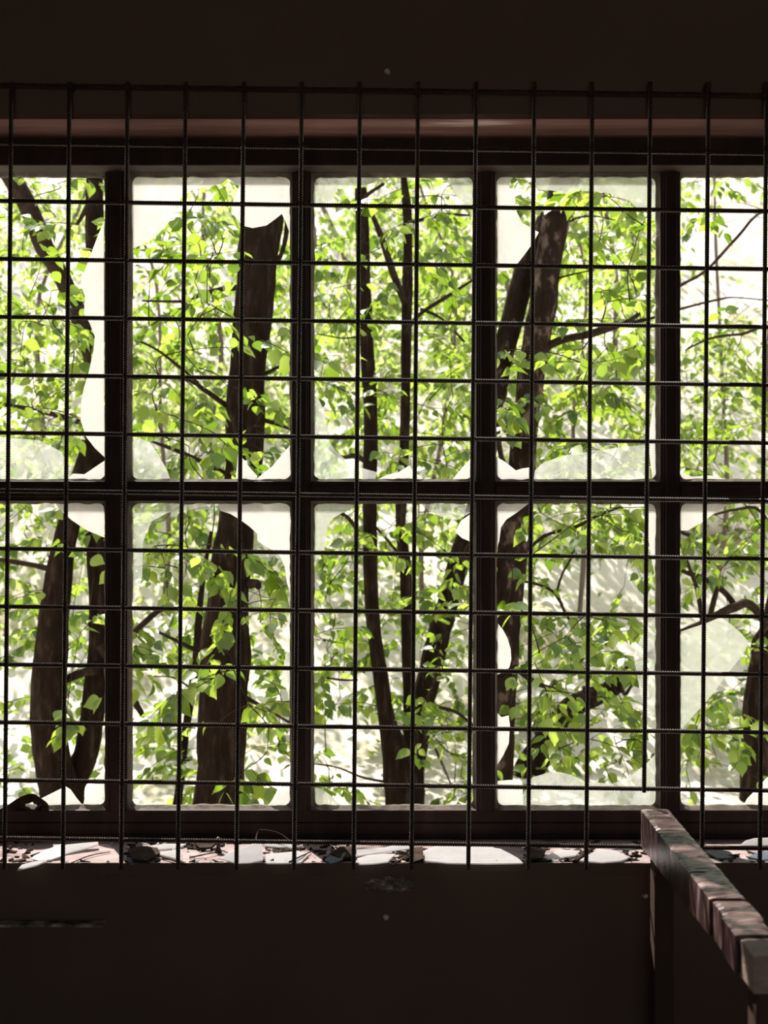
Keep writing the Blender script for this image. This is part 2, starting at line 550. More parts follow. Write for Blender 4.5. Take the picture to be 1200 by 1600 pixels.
def twisted(length, r=0.0058):
    b = MB()
    n = int(length / 0.002)
    vs, fs = [], []
    for i in range(n + 1):
        a = i * math.radians(30)
        z = length * i / n
        for k in range(4):
            w = a + k * math.pi / 2
            vs.append((r * math.cos(w), r * math.sin(w), z))
    for i in range(n):
        for k in range(4):
            k2 = (k + 1) % 4
            fs.append((i * 4 + k, i * 4 + k2, i * 4 + 4 + k2, i * 4 + 4 + k))
    fs += [(3, 2, 1, 0), tuple(n * 4 + k for k in range(4))]
    b.add(vs, fs)
    return b.mesh('twisted_bar', M['iron'])


def place_bar(me, p, q):
    o = link('bar', me, grille)
    d = (q - p)
    o.location = p - grille.location
    o.rotation_mode = 'QUATERNION'
    o.rotation_quaternion = d.to_track_quat('Z', 'Y')
    return o


VY, HY = 2.968, 2.977
vlen = (at(0, 128, VY) - at(0, 1358, VY)).length
vme = twisted(vlen)
for i in range(-7, 21):
    if i == 11:
        p, q = at(vbar_x(i, 1238), 1238, VY), at(vbar_x(i, 128), 128, VY)
        place_bar(twisted((q - p).length), p, q)
        continue
    place_bar(vme, at(vbar_x(i, 1358) + random.uniform(-1.5, 1.5), 1358, VY), at(vbar_x(i, 128), 128, VY))
hlen = (at(-240, 0, HY) - at(1470, 0, HY)).length
hme = twisted(hlen)
for j in range(-2, 12):
    place_bar(hme, at(-240, hbar_y(j, -240), HY), at(1470, hbar_y(j, 1470), HY))
for (i, y) in ((1, 133), (6, 133), (12, 133), (-5, 133), (18, 133), (-5, 1352), (-6, 700), (19, 700)):
    c = at(vbar_x(i, y), y, VY)
    b = MB()
    b.box(c.x - 0.006, c.x + 0.006, VY - 0.006, WY, c.z - 0.006, c.z + 0.006)
    b.build('wall_hook', M['iron'], grille)


# ------------------------------------------------------------------ what lies on the sill
def sill_plane(px, py, tilt, roll, lift=0.0):
    Y0 = -(SZ + lift) * F / (py - CY)
    p0 = Vector(((px - CX) * Y0 / F, Y0, SZ + lift))
    n = Vector((math.sin(math.radians(roll)), -math.sin(math.radians(tilt)), 1)).normalized()
    return p0, n


def on_plane(px, py, p0, n):
    d = Vector(((px - CX) / F, 1, (CY - py) / F))
    return d * (p0.dot(n) / d.dot(n))


def sill_piece(name, poly, mat, tilt=4, roll=0, lift=0.0008, thick=0.003, anchor=None):
    low = max(poly, key=lambda p: p[1]) if anchor is None else anchor
    p0, n = sill_plane(low[0], low[1], tilt, roll, lift)
    P = [on_plane(x, y, p0, n) for (x, y) in poly]
    c = sum(P, Vector()) / len(P)
    zmin = min(p.z for p in P)
    if zmin < SZ + 0.0005:
        P = [p + Vector((0, 0, SZ + 0.0005 - zmin)) for p in P]
    b = MB()
    k = len(P)
    L = [p - c for p in P]
    b.add(L + [p + n * thick for p in L], [tuple(range(k)), tuple(range(2 * k - 1, k - 1, -1))] + [(i, (i + 1) % k, k + (i + 1) % k, k + i) for i in range(k)])
    o = b.build(name, M[mat])
    o.location = c
    return o


GR = 'broken glass lying on the window sill'
PIECES = [
 ([(27,1361),(34,1353),(52,1348),(74,1346),(58,1353)], 'sheet', 2, 0, 'thin glass sliver jutting over the sill edge, farthest left of all'),
 ([(50,1343),(53,1339),(70,1331),(86,1324),(97,1320),(101,1337),(80,1344),(62,1346)], 'sheet', 16, 0, 'broad pale glass piece tilted up beside the leftmost sliver'),
 ([(100,1322),(128,1319),(153,1317),(154,1321),(138,1326),(118,1331),(101,1336)], 'sheet', 9, 0, 'long pale glass strip lying towards the back left of the sill'),
 ([(195,1342),(206,1352),(236,1343),(240,1340),(230,1339),(208,1347)], 'blue_sheet', 5, 0, 'bluish bent glass sliver in the dark patch right of the first mullion'),
 ([(231,1324),(262,1320),(291,1320),(282,1325),(258,1328),(240,1329)], 'sheet', 6, 0, 'flat glass strip near the back below the second pane'),
 ([(246,1336),(264,1331),(283,1328),(285,1346),(268,1341)], 'sheet', 7, 3, 'glass triangle with a jagged lower edge below the second pane'),
 ([(343,1343),(360,1333),(376,1326),(394,1320),(409,1317),(411,1345),(392,1349),(370,1350)], 'sheet', 24, 0, 'bright white glass triangle leaning up behind the fifth bar'),
 ([(414,1319),(440,1318),(462,1320),(462,1326),(440,1325),(416,1323)], 'sheet', 10, 0, 'narrow glass strip just right of the leaning white triangle'),
 ([(415,1336),(440,1334),(464,1332),(482,1337),(470,1349),(440,1350),(416,1350)], 'sheet', 3, 0, 'flat white glass sheet at the sill edge below the second mullion'),
 ([(508,1344),(519,1336),(541,1334),(534,1345),(516,1351)], 'blue_sheet', 9, -4, 'small blue grey glass chip beside a patch of dead leaves'),
 ([(556,1329),(575,1328),(600,1326),(622,1321),(641,1318),(642,1327),(618,1330),(590,1334),(558,1339)], 'sheet', 12, 0, 'long glass strip slanting up left of the big white sheet'),
 ([(558,1343),(575,1338),(594,1336),(618,1336),(606,1348),(582,1351),(560,1352)], 'sheet', 3, 0, 'flat glass piece at the sill edge under the long slanting strip'),
 ([(662,1346),(664,1330),(682,1323),(722,1324),(762,1325),(782,1328),(796,1335),(810,1343),(817,1350),(760,1351),(700,1350)], 'sheet', 2.5, 0, 'large white glass sheet with a curved right end, biggest on the sill'),
 ([(848,1341),(868,1332),(886,1330),(906,1331),(900,1338),(878,1341),(860,1346)], 'sheet', 6, 0, 'small glass piece left of the short dark stick'),
 ([(905,1346),(920,1337),(936,1328),(962,1331),(985,1341),(970,1346),(940,1349)], 'sheet', 9, 0, 'white glass triangle right of the short dark stick'),
 ([(955,1326),(972,1321),(992,1320),(1000,1325),(980,1328)], 'blue_sheet', 10, 0, 'thin glass chip at the back next to the timber rail'),
 ([(1104,1334),(1124,1329),(1140,1332),(1150,1341),(1122,1343)], 'blue_sheet', 5, 0, 'blue grey glass piece on the sill just right of the timber rail'),
 ([(1156,1322),(1164,1315),(1178,1311),(1204,1310),(1212,1321)], 'sheet', 30, 0, 'rounded white glass piece propped against the frame at the right end'),
 ([(1168,1340),(1186,1333),(1214,1330),(1222,1341),(1190,1345)], 'blue_sheet', 5, 0, 'grey glass piece at the right end of the sill below the propped one'),
]
for (poly, mat, tilt, roll, lab) in PIECES:
    tag(sill_piece('glass_fragment', poly, mat, tilt, roll), lab, 'glass', GR)

FLAKES = [  # dark flakes, some laid where mullion shade falls to deepen it
 ([(200,1330),(222,1325),(246,1328),(250,1336),(228,1348),(208,1346)], 6, 'brown bark flake deepening the shade right of the first mullion'),
 ([(516,1336),(530,1328),(548,1325),(557,1332),(552,1342),(530,1344)], 10, 'curled brown leaf heap flake between the blue chip and the slanting strip'),
 ([(636,1336),(644,1328),(660,1326),(662,1345),(646,1350)], 8, 'dark brown flake against the left end of the big white sheet'),
 ([(305,1322),(322,1318),(338,1320),(330,1327),(312,1328)], 8, 'dark flake at the back below the second pane'),
 ([(826,1331),(842,1327),(852,1332),(846,1344),(830,1346)], 4, 'dark flake right of the big white sheet'),
]
for (poly, tilt, lab) in FLAKES:
    tag(sill_piece('bark_flake', poly, 'chip', tilt, 3, 0.004, 0.006), lab, 'bark', 'dark flakes on the window sill')


def stick(name, pts, r, lab, cat='twig', grp=None, mat='chip'):
    P = [Vector(p) for p in smooth_line(pts, 4)]
    c = P[0].copy()
    b = MB()
    n = len(P)
    b.tube([p - c for p in P], [r * (1 - 0.5 * i / n) * (1 + 0.15 * noise.noise(p * 60)) for i, p in enumerate(P)], 6)
    o = b.build(name, M[mat])
    o.location = c
    return tag(o, lab, cat, grp)


def sill_pt(px, py, lift=0.004):
    Y = -(SZ + lift) * F / (py - CY)
    return ((px - CX) * Y / F, Y, SZ + lift)


TW = 'dry twigs on the window sill'
stick('dry_stick', [sill_pt(898, 1346, 0.005), at(915, 1333, 3.05), at(942, 1317, 3.12)], 0.006, 'short thick dark stick between two glass pieces', 'twig', TW)
stick('dry_twig', [sill_pt(398, 1331), at(402, 1302, 3.17), at(412, 1297, 3.17), at(440, 1304, 3.15), sill_pt(470, 1330)], 0.0022, 'thin twig arching over the leaning white glass triangle', 'twig', TW)
stick('dry_twig', [sill_pt(296, 1340, 0.003), sill_pt(330, 1333, 0.008), sill_pt(352, 1329, 0.003)], 0.002, 'thin straight twig left of the leaning white glass triangle', 'twig', TW)
stick('dry_twig', [sill_pt(452, 1347, 0.006), sill_pt(470, 1338, 0.010), sill_pt(486, 1331, 0.004)], 0.0024, 'forked looking twig over the flat sheet below the second mullion', 'twig', TW)
stick('dry_twig', [sill_pt(612, 1352, 0.006), sill_pt(625, 1344, 0.009), sill_pt(645, 1335, 0.005)], 0.0022, 'reddish twig leaning on the big white sheet', 'twig', TW)
stick('dry_twig', [sill_pt(108, 1350, 0.003), sill_pt(140, 1337, 0.005), sill_pt(172, 1331, 0.003)], 0.0018, 'thin twig crossing the bare paint below the first mullion', 'twig', TW)
stick('dry_twig', [sill_pt(290, 1350, 0.003), sill_pt(250, 1338, 0.006), sill_pt(236, 1332, 0.004)], 0.003, 'dark twig beside the glass triangle with jagged edge', 'twig', TW)
# a small black latch knob standing at the back
c = Vector(sill_pt(341, 1332, 0.0))
b = MB()
b.tube([c * 0 + Vector((0, 0, z)) for z in (0, 0.004, 0.012, 0.018, 0.026, 0.034, 0.039)], [0.009, 0.009, 0.005, 0.005, 0.009, 0.008, 0.002], 12)
o = b.build('latch_knob', M['iron'], None, True); o.location = c
tag(o, 'small black knob standing on the sill behind the glass', 'knob')

# fine litter nobody could count: glass splinters, and dead leaf bits that deepen the shaded zones
def litter(name, n, zones, mat, smin, smax, lab, seed):
    r = random.Random(seed)
    b = MB()
    for k in range(n):
        x0, x1, y0, y1 = r.choice(zones)
        px, py = r.uniform(x0, x1), r.uniform(y0, y1)
        c = Vector(sill_pt(px, py, 0.0))
        a = r.uniform(0, 6.28); s = r.uniform(smin, smax)
        t = r.uniform(0.0, 0.5); h = r.uniform(0.001, 0.004)
        u = Vector((math.cos(a), math.sin(a), 0)) * s
        v = Vector((-math.sin(a), math.cos(a), 0)) * s * r.uniform(0.25, 0.7)
        q = [c - u - v * 0.4, c + u * 0.5 - v, c + u, c - u * 0.2 + v]
        q = [Vector((p.x, min(max(p.y, WY + 0.001), FY - 0.008), SZ + 0.0006 + (i == 2) * t * s)) for i, p in enumerate(q)]
        b.add(q + [p + Vector((0, 0, h)) for p in q], [(3, 2, 1, 0), (4, 5, 6, 7), (0, 1, 5, 4), (1, 2, 6, 5), (2, 3, 7, 6), (3, 0, 4, 7)])
    tag(b.build(name, M[mat]), lab, name.split('_')[-1], kind='stuff')


litter('dead_leaf_litter', 330, [(198, 248, 1322, 1350), (286, 345, 1318, 1328), (412, 500, 1326, 1334), (500, 560, 1322, 1350), (610, 664, 1326, 1351), (820, 856, 1322, 1350), (975, 1010, 1322, 1350), (0, 60, 1316, 1350), (1060, 1200, 1326, 1350), (0, 1200, 1316, 1322), (60, 1000, 1349, 1352), (880, 930, 1322, 1350)], 'chip', 0.004, 0.017, 'dark bits of dead leaf strewn to deepen the shaded zones of the window sill', 3)
litter('glass_splinters', 110, [(60, 1000, 1318, 1351), (220, 480, 1318, 1350), (850, 1000, 1322, 1350)], 'sheet', 0.002, 0.010, 'small pale glass splinters strewn along the window sill', 4)

# curled bark scrap lodged on the bottom rail at the left
P = smooth_line([(-30, 1278), (5, 1262), (30, 1246), (50, 1240), (64, 1247), (76, 1258), (74, 1272)], 4)
w = smooth_line([(10,), (14,), (17,), (15,), (14,), (14,), (12,)], 4)
b = MB(); n = len(P)
vs, fs = [], []
base = at(60, 1264, 3.235)
for i in range(n):
    t = P[min(i + 1, n - 1)] - P[max(i - 1, 0)]
    t = t / np.linalg.norm(t)
    nn = np.array([t[1], -t[0]])
    wob = 1 + 0.25 * noise.noise(Vector((i * 0.6, 2, 0)))
    for (s, Y) in ((0, 3.205), (0, 3.245), (1, 3.245), (1, 3.205)):
        q = P[i] - nn * w[i][0] * s * wob * 0.9
        vs.append(at(q[0], min(q[1], 1268), Y) - base)
for i in range(n - 1):
    for k in range(4):
        k2 = (k + 1) % 4
        fs.append((i * 4 + k, i * 4 + k2, i * 4 + 4 + k2, i * 4 + 4 + k))
fs += [(3, 2, 1, 0), tuple((n - 1) * 4 + k for k in range(4))]
b.add(vs, fs)
o = b.build('bark_scrap', M['chip']); o.location = base
tag(o, 'humped dark bark scrap on the bottom rail of the leftmost pane', 'bark')

# ------------------------------------------------------------------ timber rail at the right
rail = tag(empty('timber_rail', (0.64, 2.5, FZ)), 'flaking painted timber rail running out from the wall at right', 'rail')


def rail_x(Y): return 0.5860 + (Y - 1.967) * 0.0234


def rail_block(Y0, Y1, mat, dz=0.0, dx=0.0, name='block', flake=0.0022):
    """A timber length whose top has flaked into ridges that run across it."""
    b = MB()
    n = max(4, int((Y1 - Y0) / 0.004))
    K = 7
    vs, fs = [], []
    for i in range(n + 1):
        Y = Y0 + (Y1 - Y0) * i / n
        x = rail_x(Y) + dx
        h = 0.060 + (Y - 1.967) * 0.029
        zt = -0.704 + dz
        j = 0.0018 * noise.noise(Vector((Y * 25, 0, 0)))
        end = 0.0 if i in (0, n) else 1.0
        vs += [(x + 0.0655, Y, zt - h), (x + j, Y, zt - h)]
        for k in range(K + 1):
            u = k / K
            z = flake * end * (noise.noise(Vector((u * 1.6, Y * 95, dx * 900))) + 0.6 * noise.noise(Vector((u * 4, Y * 260, 3))))
            e = 0.002 if k in (0, K) else 0
            vs.append((x + u * 0.0655 + (0.4 * j if k == 0 else 0), Y, zt + z - e))
    m = K + 3
    for i in range(n):
        for k in range(m):
            k2 = (k + 1) % m
            fs.append((i * m + k, i * m + k2, i * m + m + k2, i * m + m + k))
    fs += [tuple(range(m - 1, -1, -1)), tuple(n * m + k for k in range(m))]
    b.add(vs, fs)
    return b.build(name, M[mat], rail)


rail_block(2.252, 2.93, 'rail', 0, 0, 'beam')
rail_block(2.150, 2.246, 'rail', -0.003, 0.005)
rail_block(2.054, 2.145, 'rail', 0.0015, -0.004)
e = rail_block(1.967, 2.047, 'rail_pale', -0.003, 0.003, 'end_block', 0.0006); e['label'] = 'end block of bare wood, coloured paler for the sun on it'
b = MB(); b.box(0.64, 0.668, 1.975, 2.92, -0.782, -0.765); b.build('bearer', M['frame'], rail)
for y in (2.86, 2.02):
    b = MB(); b.box(rail_x(y) + 0.014, rail_x(y) + 0.058, y - 0.025, y + 0.025, FZ, -0.766)
    bevel(b.build('post', M['post'], rail), 0.003)


# ------------------------------------------------------------------ the hillside outside
def ground_z(x, y):
    z = -1.71 + 0.03 * noise.noise(Vector((x * 0.8, y * 0.8, 0)))
    d = y - 6.8
    if d > 0:
        z += 0.66 * (d - 1.6 * (1 - math.exp(-d / 1.6))) + 0.25 * noise.noise(Vector((x * 0.3, y * 0.3, 5))) * min(1, d / 3)
        z += 0.10 * noise.noise(Vector((x * 1.3, y * 1.3, 8))) * min(1, d / 2)
    return z - (0.2 if y < 3.6 else 0)


b = MB()
xs = np.concatenate([np.linspace(-45, -14, 24), np.linspace(-13.5, 13.5, 90), np.linspace(14, 45, 24)])
ys = np.concatenate([np.linspace(-25, 3, 20), np.linspace(3.3, 14, 60), np.linspace(14.3, 34, 60)])
vs = [(x, y, ground_z(x, y)) for y in ys for x in xs]
nxx = len(xs)
fs = [(j * nxx + i, j * nxx + i + 1, (j + 1) * nxx + i + 1, (j + 1) * nxx + i) for j in range(len(ys) - 1) for i in range(nxx - 1)]
b.add(vs, fs)
ground = structure(b.build('ground', M['hill'], None, True))

for (px, py, Y, r, lab) in ((862, 1225, 8.2, 0.20, 'pale rounded boulder on the slope behind the leaning trunk'), (1120, 1120, 10.5, 0.3, 'pale boulder on the slope beyond the right pane')):
    c = at(px, py, Y)
    bm = bmesh.new()
    bmesh.ops.create_icosphere(bm, subdivisions=4, radius=1)
    for v in bm.verts:
        v.co *= 1 + 0.25 * noise.noise(v.co * 1.4 + Vector((px, 0, 0))) + 0.06 * noise.noise(v.co * 5)
        v.co = Vector((v.co.x * 1.3, v.co.y, v.co.z * 0.85)) * r
    me = bpy.data.meshes.new('boulder'); bm.to_mesh(me); bm.free(); me.materials.append(M['stone'])
    me.polygons.foreach_set('use_smooth', [True] * len(me.polygons))
    o = link('boulder', me); o.location = (c.x, c.y, ground_z(c.x, c.y) + r * 0.35)
    tag(o, lab, 'boulder')

# ------------------------------------------------------------------ leaves
def leaf_geo(rows, fold, curl, wid):
    vs, fs = [(0, 0, 0)], []
    prof = {6: [(0.09, 0.26), (0.24, 0.46), (0.42, 0.50), (0.62, 0.38), (0.83, 0.14)], 3: [(0.3, 0.46), (0.68, 0.36)]}[rows]
    for (t, h) in prof:
        h *= wid * 0.62
        z = -curl * t * t
        vs += [(-h, t, z + h * fold), (0, t, z), (h, t, z + h * fold)]
    vs.append((0, 1.0, -curl * 1.1))
    n = len(prof)
    fs += [(0, 2, 1), (0, 3, 2)]
    for i in range(n - 1):
        a = 1 + 3 * i
        fs += [(a, a + 1, a + 4, a + 3), (a + 1, a + 2, a + 5, a + 4)]
    a = 1 + 3 * (n - 1)
    e = len(vs) - 1
    fs += [(a, a + 1, e), (a + 1, a + 2, e)]
    return np.array(vs, float), fs


LEAF = [leaf_geo(6, f, c, w_) for (f, c, w_) in ((0.25, 0.15, 1.15), (0.4, 0.3, 1.05), (0.1, 0.05, 1.3), (0.3, -0.1, 1.2))]
LEAF_LOW = [leaf_geo(3, f, c, w_) for (f, c, w_) in ((0.25, 0.15, 1.15), (0.4, 0.3, 1.25))]
leaf_me = []
for (v, f) in LEAF:
    b = MB(); b.add([tuple(p) for p in v], f); leaf_me.append(b.mesh('leaf', M['leaf'], True))


def leaves_mesh(mats, name, mat, geo, base):
    V, Fc, off = [], [], 0
    for (m, k) in mats:
        v, f = geo[k % len(geo)]
        A = np.array(m.to_3x3()); t = np.array(m.translation)
        V.append(v @ A.T + t)
        Fc += [tuple(i + off for i in q) for q in f]
        off += len(v)
    V = np.concatenate(V) - np.array(base)
    me = bpy.data.meshes.new(name)
    me.from_pydata(V.tolist(), [], Fc)
    me.materials.append(mat)
    me.polygons.foreach_set('use_smooth', [True] * len(me.polygons))
    return me


def leaf_matrix(p, d, size, rng):
    """A leaf rooted at p growing along d, blade facing up with a random roll."""
    d = d.normalized()
    side = d.cross(Vector((0, 0, 1)))
    if side.length < 1e-3: side = Vector((1, 0, 0))
    side.normalize()
    up = side.cross(d).normalized()
    r = Matrix.Rotation(rng.gauss(0, 0.65), 3, d)
    side, up = r @ side, r @ up
    R = Matrix((side, d, up)).transposed() @ Matrix.Diagonal((size, size, size))
    return Matrix.Translation(p) @ R.to_4x4()


def spray(p, direc, length, nleaf, size, rng, twigs, out, sub=True):
    """A flat drooping spray: a twig with leaves left and right, and side twigs."""
    d = direc.normalized()
    q = p.copy()
    pts = [p.copy()]
    side = d.cross(Vector((0, 0, 1)))
    side = side.normalized() if side.length > 1e-3 else Vector((1, 0, 0))
    n = max(3, nleaf)
    s = 1
    for i in range(n):
        d = (d + Vector((rng.gauss(0, 0.10), rng.gauss(0, 0.10), -0.07 + rng.gauss(0, 0.06)))).normalized()
        q = q + d * (length / n)
        pts.append(q.copy())
        s = -s
        ld = d * rng.uniform(0.35, 0.9) + side * s * rng.uniform(0.6, 1.1) + Vector((0, 0, -rng.uniform(0.1, 1.15)))
        out.append((leaf_matrix(q + ld.normalized() * 0.012, ld, size * rng.uniform(0.65, 1.2), rng), rng.randrange(4)))
        if sub and i in (n // 3, (2 * n) // 3) and n > 5:
            sd = d * 0.7 + side * s * rng.uniform(0.5, 1.0) + Vector((0, 0, rng.uniform(-0.25, 0.15)))
            spray(q, sd, length * 0.55, n // 2, size, rng, twigs, out, False)
    out.append((leaf_matrix(q, d + Vector((0, 0, -0.4)), size, rng), rng.randrange(4)))
    twigs.append((pts, 0.0022 if sub else 0.0014))


# pixel rows where leaf sprays hang:  y: x x x
NEAR = """
285: 50 120 330 355 620 650 720 830 1130
305: 60 600 640 690 800 905 960
330: 30 300 590 630 700 910 960 1000 1120
350: 60 240 350 610 680 900 945 1010 1085
375: 110 230 300 430 520 640 700 890 940 990
400: 30 260 340 420 510 560 660 720 900 960 1010
430: 60 240 320 420 530 600 700 860 985
455: 100 250 310 395 470 510 560 620 700 950 990
475: 30 120 230 290 360 500 545 600 670 720 870 980
500: 60 110 240 300 340 530 580 690 790 960
522: 20 80 140 230 280 440 500 680 800 850 890 990 1080 1130
545: 50 110 250 300 430 510 670 730 790 840 900 940 1000 1100 1150 1190
570: 20 70 130 240 320 500 720 800 880 920 980 1170
597: 40 100 250 350 380 520 560 600 650 700 790 820 910 960 1010
622: 20 70 120 240 290 360 400 530 570 620 680 730 785 840 940 990 1090 1160
645: 60 110 250 320 370 430 520 590 650 700 790 900 960 1110
668: 30 90 230 310 390 420 560 640 690 800 880 980 1080 1150
690: 50 110 270 310 350 440 580 660 710 870 930 990 1130
715: 40 120 280 340 430 610 680 720 880 950 1080 1180
735: 90 290 350 600 640 700 790 900 960 1100
800: 40 100 140 230 320 560 620 690 725 850 910 960 1010 1100 1170
820: 20 80 130 240 290 550 630 660 840 880 940 990 1090 1150 1190
840: 50 110 220 260 310 560 640 700 860 960 1000 1120 1180
868: 20 70 140 250 300 380 430 510 550 590 630 690 730 830 990 1090 1160
890: 110 240 280 320 400 440 500 540 620 700 725 1130
915: 50 100 250 310 390 425 510 560 690 720 860 1070 1190
940: 30 90 300 350 410 440 500 620 700 790 960 1180
965: 60 110 330 370 420 500 610 660 710 820 880 940 970 1190
985: 80 110 140 220 320 360 520 560 690 730 830 870 910 960 1000 1170
1008: 50 120 230 290 340 425 510 560 600 660 700 840 890 950 1150
1030: 90 210 280 340 410 515 570 690 850 900 960 1170
1060: 110 300 330 365 430 500 530 590 640 690 810 870 930 1190
1078: 60 100 290 350 415 510 590 620 680 710 800 840 960 1150
1100: 40 110 360 440 530 600 650 690 820 860 900 960 1080 1130
1120: 90 420 620 660 700 800 870 930 980 1090 1150
1145: 110 250 300 430 640 690 850 900 950 1000 1080 1130 1180
1165: 70 270 310 420 510 640 680 860 920 970 1100 1160
1190: 250 290 430 660 720 880 960 1000 1090 1140
1215: 20 270 320 400 520 690 730 840 950 1080 1190
1238: 30 300 340 390 440 500 550 580 710 740 830 1090 1140
"""
near_pts = []
for line in NEAR.strip().splitlines():
    y, xs_ = line.split(':')
    for x in xs_.split():
        near_pts.append((float(x), float(y)))

